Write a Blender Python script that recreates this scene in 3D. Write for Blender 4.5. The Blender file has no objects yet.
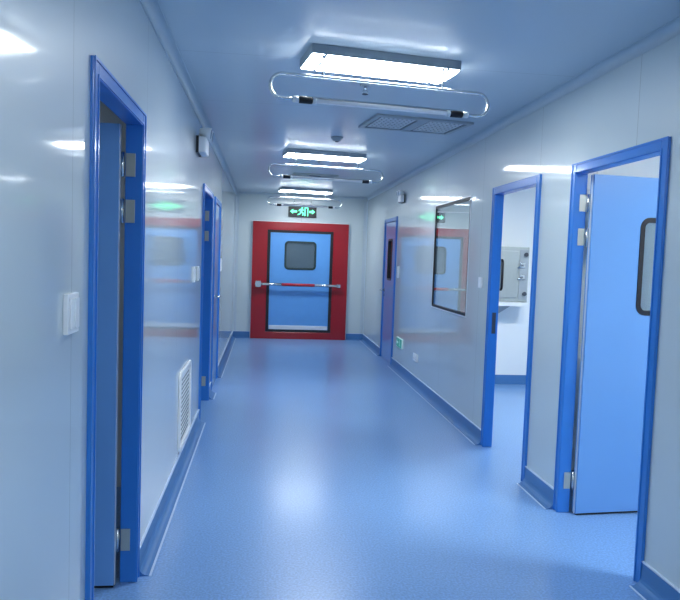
import bpy, bmesh, math
from mathutils import Vector, Matrix
C = bpy.context.scene.collection
PI = math.pi
XL, XR, YB, YF, H, T = -0.555, 1.813, -4.0, 12.15, 2.6, 0.05
RL, RR = -3.2, 4.7            # outer limits of the side rooms

# ---------------------------------------------------------------- materials
def mat(name, col, rough=0.4, metal=0.0, coat=0.0, coat_r=0.05, emit=None, est=0.0, spec=0.5, build=None):
    m = bpy.data.materials.new(name); m.use_nodes = True
    nt = m.node_tree; b = nt.nodes['Principled BSDF']
    b.inputs['Base Color'].default_value = (*col, 1)
    b.inputs['Roughness'].default_value = rough
    b.inputs['Metallic'].default_value = metal
    b.inputs['Specular IOR Level'].default_value = spec
    b.inputs['Coat Weight'].default_value = coat
    b.inputs['Coat Roughness'].default_value = coat_r
    if emit:
        b.inputs['Emission Color'].default_value = (*emit, 1)
        b.inputs['Emission Strength'].default_value = est
    if build: build(nt, b, col)
    else: mottle(0.04, 12)(nt, b, col)
    return m

def mottle(amt, scale, bump=0.0, bscale=None):
    def f(nt, b, col):
        n = nt.nodes; l = nt.links
        tc = n.new('ShaderNodeTexCoord'); no = n.new('ShaderNodeTexNoise')
        no.inputs['Scale'].default_value = scale; no.inputs['Detail'].default_value = 4
        l.new(tc.outputs['Object'], no.inputs['Vector'])
        mx = n.new('ShaderNodeMix'); mx.data_type = 'RGBA'
        mx.inputs[6].default_value = (*[c*(1-amt) for c in col], 1)
        mx.inputs[7].default_value = (*[min(1, c*(1+amt)) for c in col], 1)
        l.new(no.outputs['Fac'], mx.inputs[0]); l.new(mx.outputs[2], b.inputs['Base Color'])
        if bump:
            n2 = n.new('ShaderNodeTexNoise'); n2.inputs['Scale'].default_value = bscale
            l.new(tc.outputs['Object'], n2.inputs['Vector'])
            bp = n.new('ShaderNodeBump'); bp.inputs['Strength'].default_value = bump; bp.inputs['Distance'].default_value = 0.01
            l.new(n2.outputs['Fac'], bp.inputs['Height']); l.new(bp.outputs['Normal'], b.inputs['Normal'])
    return f

def panels(axis, pitch, off, amt=0.02):
    """painted steel panels: thin recessed joint every `pitch` metres, faint waviness of the sheet"""
    def f(nt, b, col):
        n = nt.nodes; l = nt.links
        tc = n.new('ShaderNodeTexCoord'); sp = n.new('ShaderNodeSeparateXYZ'); l.new(tc.outputs['Object'], sp.inputs[0])
        a = n.new('ShaderNodeMath'); a.operation = 'ADD'; a.inputs[1].default_value = off + 100*pitch
        l.new(sp.outputs[axis], a.inputs[0])
        d = n.new('ShaderNodeMath'); d.operation = 'MODULO'; d.inputs[1].default_value = pitch; l.new(a.outputs[0], d.inputs[0])
        lt = n.new('ShaderNodeMath'); lt.operation = 'LESS_THAN'; lt.inputs[1].default_value = 0.004; l.new(d.outputs[0], lt.inputs[0])
        no = n.new('ShaderNodeTexNoise'); no.inputs['Scale'].default_value = 1.3
        l.new(tc.outputs['Object'], no.inputs['Vector'])
        mx = n.new('ShaderNodeMix'); mx.data_type = 'RGBA'
        mx.inputs[6].default_value = (*[c*(1-amt) for c in col], 1); mx.inputs[7].default_value = (*[min(1, c*(1+amt)) for c in col], 1)
        l.new(no.outputs['Fac'], mx.inputs[0])
        m2 = n.new('ShaderNodeMix'); m2.data_type = 'RGBA'; m2.inputs[7].default_value = (*[c*0.62 for c in col], 1)
        l.new(lt.outputs[0], m2.inputs[0]); l.new(mx.outputs[2], m2.inputs[6]); l.new(m2.outputs[2], b.inputs['Base Color'])
        bp = n.new('ShaderNodeBump'); bp.inputs['Strength'].default_value = 0.12; bp.inputs['Distance'].default_value = 0.012
        l.new(no.outputs['Fac'], bp.inputs['Height']); l.new(bp.outputs['Normal'], b.inputs['Normal'])
        l.new(bp.outputs['Normal'], b.inputs['Coat Normal'])
    return f

def vinyl(nt, b, col):
    n = nt.nodes; l = nt.links
    tc = n.new('ShaderNodeTexCoord')
    big = n.new('ShaderNodeTexNoise'); big.inputs['Scale'].default_value = 0.9; big.inputs['Detail'].default_value = 3
    fine = n.new('ShaderNodeTexNoise'); fine.inputs['Scale'].default_value = 90; fine.inputs['Detail'].default_value = 5
    for q in (big, fine): l.new(tc.outputs['Object'], q.inputs['Vector'])
    r = n.new('ShaderNodeValToRGB'); r.color_ramp.elements[0].position = 0.36; r.color_ramp.elements[1].position = 0.66
    r.color_ramp.elements[0].color = (*[c*0.84 for c in col], 1); r.color_ramp.elements[1].color = (*[min(1, c*1.17) for c in col], 1)
    l.new(fine.outputs['Fac'], r.inputs[0])
    mx = n.new('ShaderNodeMix'); mx.data_type = 'RGBA'; mx.blend_type = 'MULTIPLY'; mx.inputs[0].default_value = 1
    r2 = n.new('ShaderNodeValToRGB'); r2.color_ramp.elements[0].position = 0.3; r2.color_ramp.elements[1].position = 0.7
    r2.color_ramp.elements[0].color = (0.9, 0.92, 0.94, 1); r2.color_ramp.elements[1].color = (1, 1, 1, 1)
    l.new(big.outputs['Fac'], r2.inputs[0]); l.new(r.outputs[0], mx.inputs[6]); l.new(r2.outputs[0], mx.inputs[7])
    l.new(mx.outputs[2], b.inputs['Base Color'])
    bp = n.new('ShaderNodeBump'); bp.inputs['Strength'].default_value = 0.05; bp.inputs['Distance'].default_value = 0.002
    l.new(fine.outputs['Fac'], bp.inputs['Height']); l.new(bp.outputs['Normal'], b.inputs['Normal'])

WALLC = (0.55, 0.635, 0.665)
M = {}
M['wall']   = mat('painted_panel', WALLC, 0.42, 0.0, 1.0, 0.07, spec=0.4, build=panels(1, 1.18, 0.35))
M['wallx']  = mat('painted_panel_end', WALLC, 0.27, 0.0, 0.4, 0.10, spec=0.6, build=panels(0, 1.18, 0.56))
M['ceil']   = mat('ceiling_panel', (0.53, 0.62, 0.69), 0.42, 0.0, 0.35, 0.18, spec=0.4, build=panels(1, 1.18, 0.9))
M['room']   = mat('white_room_panel', (0.80, 0.84, 0.86), 0.35, build=panels(0, 1.18, 0.2))
M['floor']  = mat('blue_vinyl', (0.18, 0.35, 0.65), 0.33, 0.0, 0.25, 0.18, build=vinyl)
M['skirt']  = mat('skirting_vinyl', (0.06, 0.19, 0.44), 0.35)
M['weld']   = mat('pale_weld', (0.55, 0.68, 0.86), 0.4)
M['cove']   = mat('alu_cove', (0.46, 0.55, 0.62), 0.5, 0.0)
M['blue']   = mat('blue_enamel', (0.025, 0.195, 0.62), 0.3, 0.0, 0.3, 0.1)
M['leaf']   = mat('blue_leaf', (0.14, 0.35, 0.72), 0.32, 0.0, 0.8, 0.08, build=mottle(0.03, 3, 0.05, 2.0))
M['bluelt'] = mat('blue_leaf_fire', (0.11, 0.34, 0.74), 0.3, 0.0, 0.3, 0.1)
M['red']    = mat('red_enamel', (0.33, 0.002, 0.010), 0.3, 0.0, 0.15, 0.08)
M['redst']  = mat('red_stripe', (0.45, 0.02, 0.04), 0.4)
M['steel']  = mat('stainless', (0.62, 0.65, 0.66), 0.25, 1.0)
M['brushed']= mat('brushed_steel', (0.42, 0.46, 0.45), 0.42, 0.6, build=mottle(0.06, 30))
M['brass']  = mat('hinge_nickel', (0.50, 0.52, 0.46), 0.35, 0.55)
M['alu']    = mat('aluminium_edge', (0.72, 0.76, 0.80), 0.35, 0.3)
M['black']  = mat('black_rubber', (0.006, 0.007, 0.012), 0.45)
M['dgreen'] = mat('dark_gasket', (0.012, 0.035, 0.04), 0.4)
M['white']  = mat('white_plastic', (0.82, 0.85, 0.87), 0.35)
M['grey']   = mat('grey_lacquer', (0.34, 0.39, 0.43), 0.4)
M['dgrey']  = mat('dark_slot', (0.05, 0.06, 0.08), 0.6)
M['greyglass'] = mat('grey_glass', (0.075, 0.115, 0.15), 0.08, spec=0.8)
M['tube']   = mat('tube_glass', (0.93, 0.92, 0.95), 0.3, 0.0, 0.5, 0.03)
M['lamp']   = mat('lit_diffuser', (0.9, 0.9, 0.9), 0.4, emit=(0.90, 0.96, 1.0), est=21)
M['lampR']  = mat('lit_panel', (0.9, 0.9, 0.9), 0.4, emit=(0.93, 0.98, 1.0), est=31)
M['fillL']  = mat('dim_fill_panel', (0.9, 0.9, 0.9), 0.4, emit=(0.85, 0.93, 1.0), est=3.0)  # weak glow for the fill added in the left room
M['signg']  = mat('sign_lit_green', (0.05, 0.6, 0.3), 0.4, emit=(0.10, 0.95, 0.42), est=1.6)
M['signlow']= mat('sign_plate_green', (0.02, 0.30, 0.24), 0.35, emit=(0.02, 0.5, 0.35), est=0.12)
M['signw']  = mat('sign_white', (0.75, 0.9, 0.85), 0.4)
M['lens']   = mat('lamp_lens', (0.55, 0.62, 0.68), 0.1, spec=0.8)

def glass(name, tint, ior, rough):
    m = bpy.data.materials.new(name); m.use_nodes = True
    nt = m.node_tree; n = nt.nodes; l = nt.links
    n.remove(n['Principled BSDF']); out = n['Material Output']
    lw = n.new('ShaderNodeLayerWeight'); lw.inputs['Blend'].default_value = 0.5
    pw = n.new('ShaderNodeMath'); pw.operation = 'POWER'; pw.inputs[1].default_value = 4; l.new(lw.outputs['Facing'], pw.inputs[0])
    fr = n.new('ShaderNodeMath'); fr.operation = 'MULTIPLY_ADD'; fr.inputs[1].default_value = ior; fr.inputs[2].default_value = 0.05; l.new(pw.outputs[0], fr.inputs[0])
    tr = n.new('ShaderNodeBsdfTransparent'); tr.inputs[0].default_value = (*tint, 1)
    gl = n.new('ShaderNodeBsdfGlossy'); gl.inputs['Roughness'].default_value = rough
    no = n.new('ShaderNodeTexNoise'); no.inputs['Scale'].default_value = 0.8
    mp = n.new('ShaderNodeMapRange'); mp.inputs['To Min'].default_value = 0.85; mp.inputs['To Max'].default_value = 0.95
    l.new(no.outputs['Fac'], mp.inputs['Value']); l.new(mp.outputs[0], gl.inputs['Color'])
    mx = n.new('ShaderNodeMixShader'); l.new(fr.outputs[0], mx.inputs[0]); l.new(tr.outputs[0], mx.inputs[1]); l.new(gl.outputs[0], mx.inputs[2])
    l.new(mx.outputs[0], out.inputs['Surface']); return m
M['glass'] = glass('window_glass', (0.84, 0.88, 0.88), 1.2, 0.01)
M['dglass'] = glass('door_glass', (0.90, 0.95, 0.94), 0.95, 0.01)

# ---------------------------------------------------------------- mesh builder
class B:
    def __init__(s): s.bm = bmesh.new()
    def box(s, a, b, bev=0.0):
        x0, y0, z0 = [min(p, q) for p, q in zip(a, b)]; x1, y1, z1 = [max(p, q) for p, q in zip(a, b)]
        t = bmesh.new(); bmesh.ops.create_cube(t, size=1)
        for v in t.verts: v.co = Vector(((x0+x1)/2+v.co.x*(x1-x0), (y0+y1)/2+v.co.y*(y1-y0), (z0+z1)/2+v.co.z*(z1-z0)))
        if bev: bmesh.ops.bevel(t, geom=t.edges[:], offset=bev, segments=2, affect='EDGES', profile=0.6)
        return s.merge(t)
    def merge(s, t, mtx=None):
        if mtx: bmesh.ops.transform(t, matrix=mtx, verts=t.verts)
        me = bpy.data.meshes.new('tmp'); t.to_mesh(me); t.free(); s.bm.from_mesh(me); bpy.data.meshes.remove(me); return s
    def tube(s, pts, r, n=12, closed=False, cap=True):
        pts = [Vector(p) for p in pts]; N = len(pts); rings = []; prev = None
        for i, p in enumerate(pts):
            if closed: d = pts[(i+1) % N]-pts[i-1]
            else: d = pts[min(i+1, N-1)]-pts[max(i-1, 0)]
            d.normalize()
            if prev is None:
                u = d.cross(Vector((0, 0, 1)));
                if u.length < 0.1: u = d.cross(Vector((0, 1, 0)))
            else: u = prev - d*prev.dot(d)
            u.normalize(); prev = u; w = d.cross(u)
            rr = r[i] if isinstance(r, (list, tuple)) else r
            rings.append([s.bm.verts.new(p+u*math.cos(2*PI*k/n)*rr+w*math.sin(2*PI*k/n)*rr) for k in range(n)])
        for i in range(N if closed else N-1):
            a, b = rings[i], rings[(i+1) % N]
            for k in range(n):
                f = s.bm.faces.new((a[k], a[(k+1) % n], b[(k+1) % n], b[k])); f.smooth = True
        if cap and not closed:
            s.bm.faces.new(rings[0][::-1]); s.bm.faces.new(rings[-1])
        return s
    def prism(s, poly, ax, a, b):
        """extrude a 2D polygon (list of (u,v)) along axis ax from a to b"""
        def P(u, v, w): return {0: (w, u, v), 1: (u, w, v), 2: (u, v, w)}[ax]
        A = [s.bm.verts.new(P(u, v, a)) for u, v in poly]; D = [s.bm.verts.new(P(u, v, b)) for u, v in poly]
        n = len(poly)
        for i in range(n): s.bm.faces.new((A[i], A[(i+1) % n], D[(i+1) % n], D[i]))
        s.bm.faces.new(A[::-1]); s.bm.faces.new(D); return s
    def ring(s, out, inn, ax, a, b):
        """frame between two outlines of equal vertex count"""
        def P(u, v, w): return {0: (w, u, v), 1: (u, w, v), 2: (u, v, w)}[ax]
        L = [[s.bm.verts.new(P(u, v, w)) for u, v in q] for q, w in ((out, a), (inn, a), (inn, b), (out, b))]
        n = len(out)
        for j in range(4):
            p, q = L[j], L[(j+1) % 4]
            for i in range(n): s.bm.faces.new((p[i], p[(i+1) % n], q[(i+1) % n], q[i]))
        return s
    def done(s, name, m, parent=None, bev=0.0):
        bmesh.ops.recalc_face_normals(s.bm, faces=s.bm.faces)
        me = bpy.data.meshes.new(name); s.bm.to_mesh(me); s.bm.free(); me.materials.append(m)
        o = bpy.data.objects.new(name, me); C.objects.link(o)
        if parent: o.parent = parent
        if bev:
            md = o.modifiers.new('Bevel', 'BEVEL'); md.width = bev; md.segments = 2; md.limit_method = 'ANGLE'
        return o

def rrect(u0, v0, u1, v1, r, n=6):
    pts = []
    for cx, cy, a0 in ((u1-r, v1-r, 0), (u0+r, v1-r, 90), (u0+r, v0+r, 180), (u1-r, v0+r, 270)):
        for k in range(n+1):
            a = math.radians(a0+90*k/n); pts.append((cx+r*math.cos(a), cy+r*math.sin(a)))
    return pts
def disc(cx, cy, r, n=20): return [(cx+r*math.cos(2*PI*k/n), cy+r*math.sin(2*PI*k/n)) for k in range(n)]

def thing(name, label, cat, loc=(0, 0, 0), rz=0, group=None, kind=None):
    o = bpy.data.objects.new(name, None); C.objects.link(o); o.empty_display_size = 0.05
    o.location = loc; o.rotation_euler = (0, 0, rz); o['label'] = label; o['category'] = cat
    if group: o['group'] = group
    if kind: o['kind'] = kind
    return o
def struct(o, label, cat):
    o['kind'] = 'structure'; o['label'] = label; o['category'] = cat; return o
def dup(root, loc, rz, label):
    r = root.copy(); C.objects.link(r); r.location = loc; r.rotation_euler = (0, 0, rz); r['label'] = label
    for ch in list(root.children):
        c = ch.copy(); C.objects.link(c); c.parent = r
        for g in list(ch.children):
            d = g.copy(); C.objects.link(d); d.parent = c
    return r

# ---------------------------------------------------------------- shell
struct(B().box((RL-.05, YB-.1, -.1), (RR+.05, YF+.1, 0)).done('floor', M['floor']), 'glossy speckled blue vinyl floor running down the corridor', 'floor')
struct(B().box((RL-.05, YB-.1, H), (RR+.05, YF+.1, H+.1)).done('ceiling', M['ceil']), 'glossy blue-grey metal panel ceiling over the corridor', 'ceiling')

DOORS_L = [(2.195, 3.09), (5.95, 6.92), (7.25, 8.15)]
DOORS_R = [(2.902, 3.869), (4.338, 5.275), (9.25, 10.2)]
DH = 2.10
WIN = (5.884, 7.135, 1.0085, 2.084)
def side_wall(name, x0, x1, doors, win, label):
    b = B(); ops = [(a, c, 0, DH) for a, c in doors]
    if win: ops.append((win[0], win[1], win[2], win[3]))
    ops.sort(); y = YB
    for a, c, z0, z1 in ops:
        b.box((x0, y, 0), (x1, a, H)); b.box((x0, a, z1), (x1, c, H))
        if z0 > 0: b.box((x0, a, 0), (x1, c, z0))
        y = c
    b.box((x0, y, 0), (x1, YF, H))
    bmesh.ops.remove_doubles(b.bm, verts=b.bm.verts, dist=1e-5)
    # drop the coincident inner faces between pieces
    seen = {}
    for f in b.bm.faces: seen.setdefault(tuple(round(c, 4) for c in f.calc_center_median()), []).append(f)
    bmesh.ops.delete(b.bm, geom=[f for v in seen.values() if len(v) > 1 for f in v], context='FACES_ONLY')
    return struct(b.done(name, M['wall']), label, 'wall')
side_wall('wall_left', XL-T, XL, DOORS_L, None, 'left corridor wall of glossy blue-grey steel panels')
side_wall('wall_right', XR, XR+T, DOORS_R, WIN, 'right corridor wall of glossy blue-grey steel panels with a flush window')
struct(B().box((RL, YF, 0), (RR, YF+.1, H)).done('wall_far', M['wallx']), 'pale end wall behind the red-framed door', 'wall')
struct(B().box((RL, YB-.1, 0), (RR, YB, H)).done('wall_back', M['wallx']), 'blue-grey panel wall closing the corridor behind the viewer', 'wall')
struct(B().box((RL-.05, YB-.1, 0), (RL, YF+.1, H)).done('wall_outer_left', M['room']), 'outer wall of the rooms left of the corridor', 'wall')
struct(B().box((RR, YB-.1, 0), (RR+.05, YF+.1, H)).done('wall_outer_right', M['room']), 'outer white wall of the rooms right of the corridor', 'wall')
for nm, xa, xb, y, lab in (
    ('wall_partition_1', XR+T, RR, 0.4, 'white cross wall on the near side of the nearest right-hand room'),
    ('wall_partition_2', XR+T, RR, 4.27, 'white cross wall between the two right-hand rooms'),
    ('wall_partition_3', XR+T, RR, 8.0, 'white end wall seen through the second right-hand doorway'),
    ('wall_partition_4', RL, XL-T, 1.2, 'white cross wall on the near side of the nearest left-hand room'),
    ('wall_partition_5', RL, XL-T, 4.3, 'white cross wall behind the open door of the nearest left-hand room'),
    ('wall_partition_6', RL, XL-T, 5.6, 'white cross wall of the farther left-hand room'),
    ('wall_partition_7', RL, XL-T, 7.08, 'white cross wall behind the farther left-hand doorway')):
    struct(B().box((xa, y, 0), (xb, y+.06, H)).done(nm, M['room']), lab, 'wall')

# skirting: vinyl turned up the wall with a small cove, pale weld lines along both edges
def skirt_run(b, w, x, sgn, y0, y1):
    prof = [(x, 0.115), (x+sgn*.010, 0.112), (x+sgn*.011, 0.05)]
    for k in range(6):
        a = PI/2*k/5; prof.append((x+sgn*(.011+.045*(1-math.cos(a))), .05-.047*math.sin(a)))
    prof += [(x+sgn*.058, 0.0), (x, 0.0)]
    b.prism(prof, 1, y0, y1)
    w.box((x, y0, .115), (x+sgn*.012, y1, .122)); w.box((x+sgn*.058, y0, 0), (x+sgn*.068, y1, .0025))
def side_runs(doors):
    y = YB; out = []
    for a, c in doors: out.append((y, a)); y = c
    out.append((y, YF-.07)); return out
for side, x, sg, doors, k in (('left', XL, 1, DOORS_L, 1), ('right', XR, -1, DOORS_R, 2)):
    b, w = B(), B()
    for y0, y1 in side_runs(doors): skirt_run(b, w, x, sg, y0, y1)
    o = struct(b.done('baseboard_'+side, M['skirt']), 'dark blue coved vinyl skirting along the %s corridor wall' % side, 'skirting')
    w.done('edge_strip', M['weld'], o)
b, w = B(), B()
for x0, x1 in ((XL, -0.245), (1.48, XR)):
    b.box((x0, YF-.012, 0), (x1, YF, .115)); b.box((x0, YF-.05, 0), (x1, YF, .012)); w.box((x0, YF-.013, .115), (x1, YF, .122))
o = struct(b.done('baseboard_far', M['skirt']), 'dark blue skirting at the foot of the end wall', 'skirting'); w.done('edge_strip', M['weld'], o)
b = B(); b.box((XR+T, 7.985, 0), (RR, 8.0, .115))
struct(b.done('baseboard_side_room', M['skirt']), 'blue skirting inside the second right-hand room', 'skirting')
b = B(); b.box((XR+T, 4.26, 0), (RR, 4.27, .115))
struct(b.done('baseboard_near_room', M['skirt']), 'blue skirting inside the nearest right-hand room', 'skirting')

# concave cove between wall and ceiling, and in the far corners
def cove(b, cx, cz, sx, sz, r, ax, a, c, lip=.012):
    pts = [(cx, cz), (cx+sx*(r+lip), cz), (cx+sx*(r+lip), cz+sz*.004), (cx+sx*r, cz+sz*.004)]
    for k in range(1, 8):
        t = PI/2*k/8; pts.append((cx+sx*(r-(r-.004)*math.sin(t)), cz+sz*(r-(r-.004)*math.cos(t))))
    pts += [(cx+sx*.004, cz+sz*r), (cx+sx*.004, cz+sz*(r+lip)), (cx, cz+sz*(r+lip))]
    b.prism(pts, ax, a, c)
for k, (x, s, lab) in enumerate(((XL, 1, 'left'), (XR, -1, 'right'))):
    b = B(); cove(b, x, H, s, -1, .04, 1, YB, YF)
    struct(b.done('trim_%d' % (k+1), M['cove']), 'grey coved aluminium trim where the %s wall meets the ceiling' % lab, 'trim')
    b = B(); cove(b, x, YF, s, -1, .05, 2, .122, H-.07)
    struct(b.done('trim_%d' % (k+3), M['cove']), 'upright coved trim in the far %s corner' % lab, 'trim')
b = B(); b.box((XL+.07, YF-.03, H-.03), (XR-.07, YF, H))
struct(b.done('trim_5', M['cove']), 'grey trim along the top of the end wall', 'trim')

# ---------------------------------------------------------------- doors
FW = .058
def hinge_set(parent, x_in, yj, sgx, sgy, zs):
    """butt hinges on the reveal at y=yj (reveal faces sgy), knuckle at the room edge x_in"""
    for z in zs:
        h = B(); h.box((x_in-sgx*.004, yj, z-.05), (x_in-sgx*.044, yj+sgy*.004, z+.05), .001)
        o = h.done('hinge', M['brass'], parent)
        k = B(); k.tube([(x_in+sgx*.010, yj+sgy*.008, z-.053), (x_in+sgx*.010, yj+sgy*.008, z+.053)], .009); k.done('hinge_pin', M['steel'], o)
def frame(parent, x0, x1, y0, y1, m='blue', dx=.012, h=DH):
    b = B(); xa, xb = min(x0, x1)-dx, max(x0, x1)+dx
    b.box((xa, y0, 0), (xb, y0+FW, h)); b.box((xa, y1-FW, 0), (xb, y1, h)); b.box((xa, y0+FW, h-FW), (xb, y1-FW, h))
    o = b.done('door_frame', M[m], parent, bev=.004)
    # raised outer lip facing the corridor
    xc = x0 + (dx if x0 > x1 else -dx); s = 1 if x0 > x1 else -1
    l = B()
    for w0, w1 in ((0.0, .010), (FW-.012, FW-.004)):
        l.box((xc, y0+w0, 0), (xc+s*.004, y0+w1, h-w0)); l.box((xc, y1-w1, 0), (xc+s*.004, y1-w0, h-w0)); l.box((xc, y0+w1, h-w1), (xc+s*.004, y1-w1, h-w0))
    l.done('frame_lip', M[m], parent)
    return o
def lever(parent, x, y, z, s, sy):
    """lever handle on a face with normal s*x, lever pointing sy*y"""
    b = B(); b.tube([(x, y, z), (x+s*.008, y, z)], .026, 20); b.tube([(x, y, z-.075), (x+s*.008, y, z-.075)], .022, 20)
    b.tube([(x, y, z), (x+s*.055, y, z), (x+s*.065, y+sy*.01, z), (x+s*.065, y+sy*.13, z)], .012)
    b.box((x, y-.004, z-.083), (x+s*.014, y+.004, z-.067))
    return b.done('door_handle', M['steel'], parent)
def door_window(parent, v0, v1, z0, z1, ax, a, b_, normal_out, m='black', fw=.028, r=.06):
    """rounded window: gasket ring proud of the leaf on both sides, pane between"""
    fr = B().ring(rrect(v0, z0, v1, z1, r), rrect(v0+fw, z0+fw, v1-fw, z1-fw, r*.6), ax, a-.006, b_+.006)
    o = fr.done('window_frame', M[m], parent)
    B().prism(rrect(v0+fw, z0+fw, v1-fw, z1-fw, r*.6), ax, (a+b_)/2-.004, (a+b_)/2+.004).done('window_pane', M['dglass'], o)
    return o
def leaf_with_hole(parent, w0, w1, z0, z1, hole, t):
    """leaf in local space: hinge at origin, spans +X, thickness along Y 0..t; hole is (x0,z0,x1,z1) or None"""
    b = B()
    if hole:
        hx0, hz0, hx1, hz1 = hole; f = .014
        out = rrect(hx0-.03, hz0-.03, hx1+.03, hz1+.03, .001, 6); inn = rrect(hx0+f, hz0+f, hx1-f, hz1-f, .05, 6)
        b.ring(out, inn, 1, 0, t)
        X0, X1, Z0, Z1 = hx0-.03, hx1+.03, hz0-.03, hz1+.03
        b.box((w0, 0, z0), (w1, t, Z0)); b.box((w0, 0, Z1), (w1, t, z1)); b.box((w0, 0, Z0), (X0, t, Z1)); b.box((X1, 0, Z0), (w1, t, Z1))
    else: b.box((w0, 0, z0), (w1, t, z1))
    return b.done('door_leaf', M['leaf'], parent)

def open_door(name, side, y0, y1, label, far_hinge=True, ang=90, hole=True, extra=None):
    sg = -1 if side == 'L' else 1                       # direction into the room
    xw = XL if side == 'L' else XR
    d = thing(name, label, 'door', (xw, (y0+y1)/2, 0), 0, None, 'structure')
    loc = Matrix.Translation((-xw, -(y0+y1)/2, 0))
    frame(d, xw, xw+sg*T, y0, y1)
    xin = xw+sg*(T+.012); yj = y1-FW if far_hinge else y0+FW; sy = -1 if far_hinge else 1
    hinge_set(d, xin, yj, sg, sy, (1.87, 1.67, .20))
    # strike plate on the other jamb
    ys = y0+FW if far_hinge else y1-FW
    st = B(); st.box((xin-sg*.05, ys, .93), (xin-sg*.02, ys-sy*.003, 1.10)); st.box((xin-sg*.042, ys-sy*.003, .97), (xin-sg*.028, ys-sy*.004, 1.05)); st.done('strike_plate', M['dgrey'], d)
    # leaf pivoted at the room edge of the frame
    lw = (y1-y0)-2*FW-.012
    L = leaf_with_hole(d, .012, lw, .008, DH-FW-.006, (.33, 1.215, .66, 1.80) if hole else None, .042)
    e = B(); e.box((.0095, .014, .008), (.012, .028, DH-FW-.006)); e.done('edge_strip', M['alu'], L)
    door_window(L, .33, .66, 1.215, 1.80, 1, 0, .042, None)
    sw = B(); sw.box((.012, -.002, .004), (lw, .044, .012)); sw.done('bottom_seal', M['black'], L)
    hb = B()
    for s, yy in ((-1, 0), (1, .042)):
        hb.tube([(lw-.06, yy, 1.03), (lw-.06, yy+s*.008, 1.03)], .026, 18)
        hb.tube([(lw-.06, yy, 1.03), (lw-.06, yy+s*.05, 1.03), (lw-.068, yy+s*.056, 1.03), (lw-.19, yy+s*.056, 1.03)], .0095)
    hb.done('door_handle', M['steel'], L)
    return d, L, xin, yj, sy, sg
def place_leaf(t, ang_from_x):
    d, L, xin, yj, sy, sg = t
    # local +X goes into the room, local +Y along sy
    X = Vector((sg*math.cos(ang_from_x), math.sin(ang_from_x), 0)); Z = Vector((0, 0, 1)); Y = Z.cross(X)*1.0
    if Y.y*sy < 0: base = Vector((xin+sg*.004, yj+sy*.006, 0)) + Y*0 ; m = Matrix(((X.x, Y.x, 0, base.x), (X.y, Y.y, 0, base.y), (0, 0, 1, 0), (0, 0, 0, 1))) @ Matrix.Translation((0, -.042, 0))
    else: base = Vector((xin+sg*.004, yj+sy*.006, 0)); m = Matrix(((X.x, Y.x, 0, base.x), (X.y, Y.y, 0, base.y), (0, 0, 1, 0), (0, 0, 0, 1)))
    L.matrix_world = m
def settle(d):
    """children were modelled in world space: give them the inverse offset"""
    for ch in d.children: ch.location = ch.location - d.location if ch.name.split('.')[0] != 'door_leaf' else ch.location

t = open_door('door_1', 'L', *DOORS_L[0], 'nearest left door, blue, standing open into a dim room'); place_leaf(t, math.radians(0)); 
t[1].location -= t[0].location; settle(t[0])
t = open_door('door_2', 'L', *DOORS_L[1], 'farther left doorway with deep blue frame and open leaf'); place_leaf(t, math.radians(0)); t[1].location -= t[0].location; settle(t[0])
t = open_door('door_4', 'R', *DOORS_R[0], 'nearest right door, light blue leaf with black-rimmed window, wide open'); place_leaf(t, math.radians(5)); t[1].location -= t[0].location; settle(t[0])
t = open_door('door_5', 'R', *DOORS_R[1], 'second right doorway, open, showing a steel box on a white wall', far_hinge=False); place_leaf(t, math.radians(-2)); t[1].location -= t[0].location; settle(t[0])

def closed_door(name, side, y0, y1, label, handle_far, windowed):
    sg = -1 if side == 'L' else 1; xw = XL if side == 'L' else XR
    d = thing(name, label, 'door', (xw, (y0+y1)/2, 0), 0, None, 'structure')
    frame(d, xw, xw+sg*T, y0, y1)
    a, b_ = xw-sg*.002, xw+sg*.042
    v0, v1, z1 = y0+FW+.003, y1-FW-.003, DH-FW-.003
    hy0 = (y0+y1)/2-.17; hy1 = hy0+.34; Z0, Z1 = 1.19, 1.80
    b = B(); inn = rrect(hy0+.014, Z0+.014, hy1-.014, Z1-.014, .05)
    if windowed:
        X0, X1, A0, A1 = hy0-.03, hy1+.03, Z0-.03, Z1+.03
        b.ring(rrect(X0, A0, X1, A1, .001), inn, 0, a, b_)
        b.box((a, v0, .008), (b_, v1, A0)); b.box((a, v0, A1), (b_, v1, z1)); b.box((a, v0, A0), (b_, X0, A1)); b.box((a, X1, A0), (b_, v1, A1))
    else: b.box((a, v0, .008), (b_, v1, z1))
    L = b.done('door_leaf', M['leaf'], d)
    if windowed: door_window(L, hy0, hy1, Z0, Z1, 0, min(a, b_), max(a, b_), None)
    yh = v1-.07 if handle_far else v0+.07
    lever(L, a, yh, 1.03, -sg, -1 if handle_far else 1)
    for ch in d.children: ch.location = ch.location - d.location
    return d
closed_door('door_3', 'L', *DOORS_L[2], 'closed left door beyond the farther left doorway, with steel lever handle', False, False)
closed_door('door_6', 'R', *DOORS_R[2], 'closed blue door with a window near the far end of the right wall', True, True)

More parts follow.
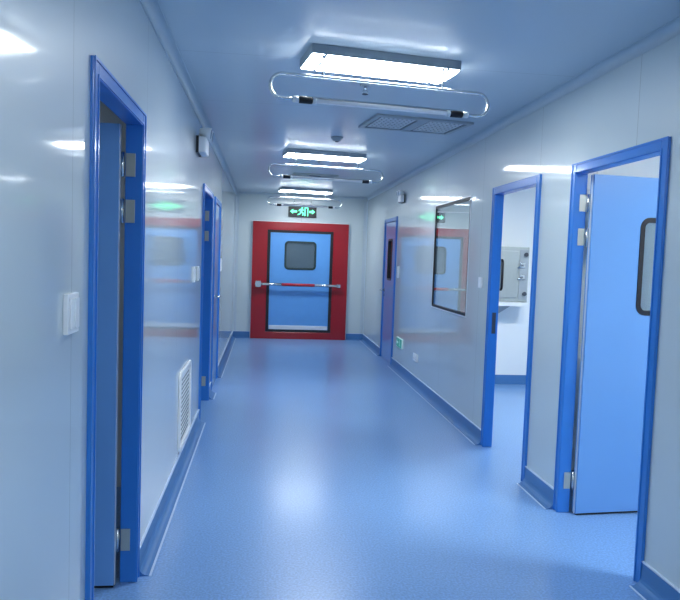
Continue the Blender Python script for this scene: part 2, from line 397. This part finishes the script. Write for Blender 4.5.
# far red-framed door
d = thing('door_7', 'blue door in a wide red frame with a push bar, on the end wall', 'door', (.62, YF, 0), 0, None, 'structure')
def W(x): return x-.62
fx0, fx1, fz1 = W(-.24), W(1.48), 2.10
ix0, ix1, iz0, iz1 = W(.025), W(1.205), .125, 1.955
b = B(); O = [(fx0, 0.0), (fx1, 0.0), (fx1, fz1), (fx0, fz1)]; I = [(ix0, iz0), (ix1, iz0), (ix1, iz1), (ix0, iz1)]
b.ring(O, I, 1, -.07, 0); b.done('door_frame', M['red'], d, bev=.006)
b = B(); b.ring([(fx0-.012, 0.0), (fx1+.012, 0.0), (fx1+.012, fz1+.012), (fx0-.012, fz1+.012)], [(fx0, .0), (fx1, .0), (fx1, fz1), (fx0, fz1)], 1, -.03, 0); b.done('frame_edge', M['alu'], d)
b = B(); b.ring(I, [(ix0+.052, iz0+.045), (ix1-.052, iz0+.045), (ix1-.052, iz1-.045), (ix0+.052, iz1-.045)], 1, -.062, 0); b.done('gasket', M['black'], d)
lx0, lx1, lz0, lz1 = ix0+.052, ix1-.052, iz0+.045, iz1-.045
wx0, wx1, wz0, wz1 = W(.335), W(.905), 1.255, 1.765
b = B(); inn = rrect(wx0+.01, wz0+.01, wx1-.01, wz1-.01, .06)
b.ring(rrect(wx0-.03, wz0-.03, wx1+.03, wz1+.03, .001), inn, 1, -.052, -.002)
b.box((lx0, -.052, lz0), (lx1, -.002, wz0-.03)); b.box((lx0, -.052, wz1+.03), (lx1, -.002, lz1)); b.box((lx0, -.052, wz0-.03), (wx0-.03, -.002, wz1+.03)); b.box((wx1+.03, -.052, wz0-.03), (lx1, -.002, wz1+.03))
L = b.done('door_leaf', M['bluelt'], d)
b = B(); b.ring(rrect(lx0+.012, lz0+.012, lx1-.012, lz1-.012, .02), rrect(lx0+.03, lz0+.03, lx1-.03, lz1-.03, .015), 1, -.060, -.052); b.done('edge_moulding', M['bluelt'], L)
b = B(); b.box((lx0+.01, -.068, lz0+.004), (lx1-.01, -.052, lz0+.075), .003); o = b.done('bottom_strip', M['alu'], L); o['label'] = 'pale strip along the bottom of the leaf'  # pale raised band across the foot of the leaf
b = B(); b.ring(rrect(wx0, wz0, wx1, wz1, .07), rrect(wx0+.035, wz0+.035, wx1-.035, wz1-.035, .045), 1, -.062, -.03); o = b.done('window_frame', M['dgreen'], L)
b = B(); b.prism(rrect(wx0+.03, wz0+.03, wx1-.03, wz1-.03, .045), 1, -.045, -.035); b.done('window_pane', M['greyglass'], o)
# push bar
zb = .985; y = -.15
b = B(); b.tube([(W(-.10), y, zb), (W(.30), y, zb)], .025, 16); b.tube([(W(.88), y, zb), (W(1.31), y, zb)], .025, 16)
pb = b.done('push_bar', M['steel'], d)
b = B(); b.tube([(W(.30), y, zb), (W(.88), y, zb)], .0265, 16); o = b.done('grip_sleeve', M['redst'], pb); o['label'] = 'red middle section of the push bar'
b = B(); b.box((W(-.17), -.125, zb-.055), (W(-.07), -.07, zb+.055), .01); b.tube([(W(-.12), -.12, zb), (W(-.12), -.18, zb)], .055, 20); b.done('bar_bracket', M['steel'], d)
b = B(); b.box((W(1.28), -.165, zb-.03), (W(1.35), -.07, zb+.03), .008); b.done('bar_bracket', M['steel'], d)

# ---------------------------------------------------------------- window in the right wall
w = thing('window_1', 'flush black-edged window in the right wall reflecting the red door', 'window', (XR, (WIN[0]+WIN[1])/2, 0), 0, None, 'structure')
y0, y1, z0, z1 = WIN
def rc(a, b, c, e): return [(a, b), (c, b), (c, e), (a, e)]
B().ring(rc(y0, z0, y1, z1), rc(y0+.018, z0+.024, y1-.018, z1-.024), 0, XR-.004, XR+.03).done('window_frame', M['black'], w)
B().ring(rc(y0-.012, z0-.012, y1+.012, z1+.012), rc(y0, z0, y1, z1), 0, XR-.006, XR).done('edge_trim', M['alu'], w)
B().box((XR+.004, y0+.018, z0+.024), (XR+.012, y1-.018, z1-.024)).done('window_pane', M['glass'], w)
B().ring(rc(y0, z0, y1, z1), rc(y0+.02, z0+.02, y1-.02, z1-.02), 0, XR+.03, XR+T).done('window_reveal', M['alu'], w)
settle(w)

# ---------------------------------------------------------------- ceiling lights
def make_light(label):
    r = thing('ceiling_light', label, 'ceiling light', (0, 0, H), 0, 'strip lights across the corridor ceiling')
    B().box((-.42, -.155, -.05), (.42, .155, 0), .004).done('lamp_housing', M['grey'], r)
    prof = [(-.149, -.05), (-.144, -.055), (-.10, -.060), (-.05, -.062), (.05, -.062), (.10, -.060), (.144, -.055), (.149, -.05)]
    B().prism(prof, 0, -.412, .412).done('diffuser', M['lamp'], r)
    for sx in (-1, 1):
        b = B(); b.ring([(-.154, -.0505), (-.148, -.059), (-.10, -.064), (-.05, -.066), (.05, -.066), (.10, -.064), (.148, -.059), (.154, -.0505)], prof, 0, sx*.345-.007, sx*.345+.007)
        b.done('diffuser_clip', M['grey'], r)
    return r
def make_uv(label):
    """chrome loop bent from tube, hanging from two rods, with a fluorescent tube in its lower run"""
    r = thing('hanging_tube_lamp', label, 'hanging lamp', (0, 0, H), 0, 'chrome loop lamps hanging in the corridor')
    zt, zb, w = -.165, -.29, .61; R = (zt-zb)/2; zc = (zt+zb)/2
    path = [(-.43, 0, zb)]
    n = 14
    for k in range(n+1):
        a = -PI/2-PI*k/n; path.append((-(w-R)+R*math.cos(a), 0, zc+R*math.sin(a)))
    for k in range(n+1):
        a = PI/2-PI*k/n; path.append(((w-R)+R*math.cos(a), 0, zc+R*math.sin(a)))
    path.append((.43, 0, zb))
    B().tube(path, .0085, 10).done('loop_frame', M['steel'], r)
    B().tube([(-.40, 0, zb), (.40, 0, zb)], .013, 14).done('lamp_tube', M['tube'], r)
    B().box((-.42, -.012, zb+.012), (.42, .012, zb+.020)).done('reflector_strip', M['steel'], r)
    for s in (-1, 1):
        b = B(); b.tube([(s*.385, 0, zb), (s*.39, 0, zb), (s*.455, 0, zb), (s*.46, 0, zb)], [.013, .019, .019, .013], 14); b.done('socket', M['black'], r)
        B().tube([(s*.46, 0, zb), (s*.49, 0, zb)], .017, 14).done('end_cap', M['white'], r); B().tube([(s*.365, 0, zb), (s*.384, 0, zb)], .017, 14).done('tube_collar', M['white'], r)
        b = B(); b.tube([(s*.335, 0, zt), (s*.335, 0, -.055)], .006, 10); b.tube([(s*.335, 0, -.06), (s*.335, 0, -.055)], .011, 16); b.done('hanging_rod', M['steel'], r)
    return r
l0 = make_light('nearest strip light in view, brightest and largest, on the ceiling')
l0.location = (.60, 3.755, H); l0.rotation_euler.z = math.radians(9)
dup(l0, (.59, 7.17, H), math.radians(9), 'middle of the three strip lights in view on the ceiling')
dup(l0, (.62, 11.05, H), math.radians(8), 'farthest and smallest strip light, near the end wall')
dup(l0, (.62, .25, H), math.radians(9), 'strip light on the ceiling above the viewer')
dup(l0, (.62, -2.9, H), math.radians(9), 'unseen strip light added on the ceiling behind the viewer for more light')  # extra lamp out of view, added to light the near end
u0 = make_uv('nearest chrome loop lamp, hanging below the largest strip light')
u0.location = (.603, 3.605, H); u0.rotation_euler.z = math.radians(8)
dup(u0, (.61, 7.04, H), math.radians(8), 'middle chrome loop lamp, hanging below the second strip light')
dup(u0, (.61, 10.92, H), math.radians(7), 'farthest chrome loop lamp, hanging just above the green sign')

# side-room luminaires (lit panels; the left one is an added fill)
def room_light(x, y, m, label, lx=1.1, ly=.3):
    r = thing('panel_light', label, 'ceiling light', (x, y, H), 0)
    B().ring(rc(-lx/2-.02, -ly/2-.02, lx/2+.02, ly/2+.02), rc(-lx/2, -ly/2, lx/2, ly/2), 2, -.045, 0).done('light_frame', M['grey'], r)
    B().box((-lx/2, -ly/2, -.038), (lx/2, ly/2, -.002)).done('light_panel', M[m], r)
room_light(3.0, 2.4, 'lampR', 'lit panel light inside the nearest right-hand room')
room_light(3.0, 6.0, 'lampR', 'lit panel light inside the second right-hand room')
room_light(-1.9, 2.3, 'fillL', 'unseen dim fill light added inside the nearest left-hand room')  # added fill out of view, lifts the unlit left room a little

# ---------------------------------------------------------------- ceiling fittings
v = thing('ceiling_vent', 'wide perforated ceiling vent behind the nearest chrome loop lamp', 'vent', (1.17, 5.42, H), math.radians(8))
B().ring(rc(-.40, -.26, .40, .26), rc(-.36, -.22, .36, .22), 2, -.018, 0).done('vent_frame', M['grey'], v, bev=.003)
b = B(); b.box((-.36, -.22, -.006), (.36, .22, 0)); b.done('backing', M['dgrey'], v)
for s in (-1, 1):
    b = B(); cx = s*.20
    for i in range(7):
        b.box((cx-.14, -.205+i*.064, -.012), (cx+.14, -.180+i*.064, -.007))
    for i in range(8): b.box((cx-.14+i*.0372, -.205, -.013), (cx-.122+i*.0372, .204, -.008))
    b.done('perforated_grille', M['alu'], v)
b = B(); b.box((-.045, -.22, -.014), (.045, .22, -.006)); b.done('centre_bar', M['grey'], v)
v2 = thing('ceiling_vent', 'small grey-green vent on the ceiling between the two farther strip lights', 'vent', (.62, 9.2, H), math.radians(5))
B().ring(rc(-.30, -.22, .30, .22), rc(-.26, -.18, .26, .18), 2, -.02, 0).done('vent_frame', M['brushed'], v2)
b = B()
for i in range(8): b.box((-.26, -.17+i*.045, -.014), (.26, -.148+i*.045, -.004))
b.done('louvre', M['brushed'], v2)
b = B(); b.tube([(0, 0, 0), (0, 0, -.03)], [.12, .09], 24); b.done('centre_disc', M['dgreen'], v2)

s = thing('smoke_detector', 'round grey smoke detector on the ceiling left of the perforated vent', 'smoke detector', (.62, 6.2, H))
B().tube([(0, 0, 0), (0, 0, -.014), (0, 0, -.016), (0, 0, -.034), (0, 0, -.040)], [.056, .056, .046, .04, .025], 28).done('detector_body', M['grey'], s)
B().tube([(0, 0, -.040), (0, 0, -.046)], [.018, .014], 16).done('sensor_cap', M['dgrey'], s)
def sprinkler(x, y, label):
    s = thing('sprinkler', label, 'sprinkler', (x, y, H), 0, 'pendant sprinklers on the corridor ceiling')
    B().tube([(0, 0, 0), (0, 0, -.006), (0, 0, -.010)], [.036, .036, .02], 24).done('escutcheon', M['grey'], s)
    b = B(); b.tube([(0, 0, -.008), (0, 0, -.032)], .009, 12)
    for q in (-1, 1): b.tube([(q*.006, 0, -.03), (q*.016, 0, -.042), (q*.003, 0, -.058)], .0025, 8)
    b.done('nozzle', M['steel'], s)
    b = B(); b.tube([(0, 0, -.058), (0, 0, -.061)], .020, 20); b.done('deflector', M['dgrey'], s)
sprinkler(.60, 4.30, 'pendant sprinkler hanging just behind the nearest strip light')
sprinkler(.58, 7.75, 'pendant sprinkler on the ceiling beyond the second strip light')

# ---------------------------------------------------------------- exit signs
def runner(b, cx, cz, s, ax, w0, w1):
    """running figure built of bars, s = height"""
    def bar(p, q, t):
        (u0, v0), (u1, v1) = p, q; du, dv = u1-u0, v1-v0; n = math.hypot(du, dv); nx, nz = -dv/n*t/2, du/n*t/2
        b.prism([(cx+(u0+nx)*s, cz+(v0+nz)*s), (cx+(u1+nx)*s, cz+(v1+nz)*s), (cx+(u1-nx)*s, cz+(v1-nz)*s), (cx+(u0-nx)*s, cz+(v0-nz)*s)], ax, w0, w1)
    b.prism(disc(cx+.08*s, cz+.40*s, .085*s, 12), ax, w0, w1)
    bar((.04, .30), (-.04, -.02), .20); bar((.04, .27), (.26, .14), .08); bar((.0, .27), (-.22, .20), .08); bar((-.22, .2), (-.28, .04), .08)
    bar((-.03, -.02), (.20, -.16), .11); bar((.20, -.16), (.14, -.42), .10); bar((-.05, -.02), (-.16, -.26), .11); bar((-.16, -.26), (-.40, -.34), .10)
e = thing('exit_sign', 'lit green and black exit sign above the red-framed door', 'exit sign', (.635, YF, 2.20))
B().box((-.25, -.05, 0), (.25, 0, .195), .006).done('sign_box', M['black'], e)
b = B()
b.prism([(-.22, .0975), (-.17, .14), (-.17, .115), (-.10, .115), (-.10, .08), (-.17, .08), (-.17, .055)], 1, -.053, -.050)
b.prism([(.22, .0975), (.17, .14), (.17, .115), (.12, .115), (.12, .08), (.17, .08), (.17, .055)], 1, -.053, -.050)
runner(b, -.02, .0975, .165, 1, -.053, -.050)
b.ring(rc(.035, .02, .10, .175), rc(.05, .02, .085, .16), 1, -.053, -.050)
b.done('sign_symbols', M['signg'], e)
B().tube([(-.15, -.02, .195), (-.15, -.02, .30)], .006).done('hanger', M['steel'], e)
B().tube([(.15, -.02, .195), (.15, -.02, .30)], .006).done('hanger', M['steel'], e)
e = thing('exit_sign', 'small green exit sign low on the right wall', 'exit sign', (XR, 8.74, .33))
B().box((-.02, -.18, 0), (0, .18, .13), .004).done('sign_box', M['signw'], e)
B().box((-.022, -.172, .008), (-.02, .172, .122)).done('sign_plate', M['signlow'], e)
b = B(); runner(b, -.05, .065, .10, 0, -.024, -.022)
b.prism([(.15, .065), (.11, .10), (.11, .077), (.03, .077), (.03, .053), (.11, .053), (.11, .03)], 0, -.024, -.022)
b.done('sign_symbols', M['signw'], e)

# ---------------------------------------------------------------- emergency lights
def emergency(x, y, z, s, label, k=1.0):
    r = thing('emergency_light', label, 'emergency light', (x, y, z), 0, 'emergency lights high on the corridor walls')
    r.scale = (k, k, k)
    B().box((0, -.13, -.06), (s*.075, .13, .06), .012).done('light_body', M['white'], r)
    B().ring(rc(-.134, -.064, .134, .064), rc(-.12, -.05, .12, .05), 0, 0, s*.02).done('back_gasket', M['black'], r)
    for q in (-1, 1):
        B().tube([(s*.04, q*.07, .06), (s*.04, q*.07, .075), (s*.04, q*.07, .08)], [.012, .012, .02], 12).done('swivel', M['grey'], r)
        h = B().tube([(s*.02, q*.07, .10), (s*.075, q*.07, .096), (s*.105, q*.07, .09)], [.028, .042, .045], 18).done('lamp_head', M['white'], r)
        B().tube([(s*.105, q*.07, .09), (s*.109, q*.07, .0895)], .038, 18).done('lens', M['lens'], h)
emergency(XL, 5.45, 2.335, 1, 'white emergency light high on the left wall near the ceiling')
emergency(XR, 8.9, 2.31, -1, 'white emergency light high on the right wall beyond the window', .8)

# ---------------------------------------------------------------- switches, sockets, grilles
def plate(name, x, y, z, s, w, h, gangs, label, cat, kind='rocker', group=None, dz=.012):
    r = thing(name, label, cat, (x, y, z), 0, group)
    B().box((0, -w/2, -h/2), (s*dz, w/2, h/2), .003).done('cover_plate', M['white'], r)
    gw = (w-.02)/gangs
    for g in range(gangs):
        yc = -w/2+.01+gw*(g+.5)
        if kind == 'rocker': B().box((s*dz, yc-gw/2+.004, -h/2+.014), (s*(dz+.005), yc+gw/2-.004, h/2-.014), .002).done('rocker', M['white'], r)
        else:
            f = B()
            for a, c in ((-.012, -.014), (.012, -.014), (0, .012)): f.box((s*dz, yc+a-.003, c-.007), (s*(dz+.001), yc+a+.003, c+.007))
            f.done('socket_slots', M['dgrey'], r)
    return r
plate('light_switch', XL, 1.985, 1.315, 1, .11, .115, 2, 'white switch beside the nearest left door', 'light switch', dz=.014)
plate('light_switch', XL, 5.30, 1.33, 1, .09, .12, 1, 'nearer of two white switches before the farther left doorway', 'light switch')
plate('light_switch', XL, 5.62, 1.33, 1, .09, .12, 1, 'farther of two white switches before the farther left doorway', 'light switch')
plate('light_switch', XL, 8.45, 1.36, 1, .09, .16, 1, 'small white switch on the left wall beyond the lever handle', 'light switch')
plate('light_switch', XR, 5.50, 1.33, -1, .09, .09, 1, 'white switch between the window and the second right doorway', 'light switch')
plate('light_switch', XR, 9.06, 1.33, -1, .09, .16, 1, 'tall white switch beside the closed door at the far end of the right wall', 'light switch')
plate('wall_socket', XR, 7.80, .34, -1, .22, .09, 2, 'white double socket low on the right wall near the floor', 'wall socket', kind='socket')

g = thing('wall_grille', 'white return air grille low on the left wall', 'grille', (XL, 4.86, .14))
GW, GH = .64, .55
B().ring(rrect(-GW/2, 0, GW/2, GH, .05), rrect(-GW/2+.035, .035, GW/2-.035, GH-.035, .025), 0, 0, .016).done('grille_frame', M['white'], g, bev=.003)
b = B()
for i in range(15):
    z = .042+i*.0315
    b.prism([(.0005, z), (.008, z+.026), (.010, z+.024), (.0035, z-.002)], 1, -GW/2+.035, GW/2-.035)
b.done('louvre', M['white'], g)

# ---------------------------------------------------------------- stainless box in the second right room
p = thing('pass_box', 'stainless steel box with latches on the white wall beyond the second right doorway', 'steel cabinet', (2.945, 8.0, 1.04))
B().box((-.45, -.22, 0), (.20, 0, .66), .006).done('cabinet_body', M['brushed'], p)
L = B().box((-.42, -.236, .05), (.065, -.22, .61), .006).done('cabinet_door', M['brushed'], p)
b = B(); b.tube([(-.14, -.236, .14), (-.14, -.265, .16), (-.14, -.27, .18), (-.14, -.27, .46), (-.14, -.265, .48), (-.14, -.236, .50)], .014, 10); o = b.done('door_handle', M['black'], L)
B().ring(rrect(-.39, .14, -.19, .52, .03), rrect(-.37, .16, -.21, .50, .02), 1, -.242, -.236).done('window_frame', M['dgrey'], L)
B().box((-.37, -.239, .16), (-.21, -.2365, .50)).done('window_pane', M['lens'], L)
B().box((.085, -.228, .03), (.185, -.22, .63), .003).done('side_panel', M['grey'], p)
for z in (.57, .10): B().tube([(.15, -.228, z), (.15, -.238, z), (.15, -.26, z)], [.012, .022, .026], 16).done('knob', M['dgrey'], p)
for z in (.44, .30):
    b = B(); b.box((.09, -.245, z-.03), (.15, -.228, z+.03), .004); b.tube([(.12, -.245, z), (.05, -.262, z-.03)], .010, 10); b.done('latch', M['steel'], p)
b = B(); b.prism([(-.45, -.005), (.20, -.005), (.13, -.05), (-.45, -.05)], 1, -.26, 0); b.done('bottom_tray', M['white'], p)
b = B(); b.prism([(-.45, -.055), (.02, -.055), (-.16, -.17), (-.45, -.17)], 1, -.16, 0); b.done('support_bracket', M['grey'], p)

# ---------------------------------------------------------------- camera, world, view
cam = bpy.data.cameras.new('camera'); co = bpy.data.objects.new('camera', cam); C.objects.link(co)
f, yaw, pitch, roll = 671.13, .1122, .0631, .0343
c_, s_ = math.cos(yaw), math.sin(yaw); cp, sp = math.cos(pitch), math.sin(pitch); cr, sr = math.cos(roll), math.sin(roll)
F = Vector((s_*cp, c_*cp, -sp)); r = Vector((c_, -s_, 0)); U = r.cross(F)
R2 = r*cr+U*sr; U2 = U*cr-r*sr
co.matrix_world = Matrix(((R2.x, U2.x, -F.x, 0), (R2.y, U2.y, -F.y, 0), (R2.z, U2.z, -F.z, 1.5), (0, 0, 0, 1)))
cam.sensor_width = 36; cam.sensor_fit = 'HORIZONTAL'; cam.lens = f*36/680; cam.clip_start = .02; cam.clip_end = 60
bpy.context.scene.camera = co
w = bpy.data.worlds.new('world'); bpy.context.scene.world = w; w.use_nodes = True
w.node_tree.nodes['Background'].inputs[0].default_value = (.6, .75, 1, 1); w.node_tree.nodes['Background'].inputs[1].default_value = .02
vs = bpy.context.scene.view_settings
vs.view_transform = 'Standard'; vs.look = 'None'; vs.exposure = 1.02; vs.gamma = 1; vs.use_curve_mapping = False
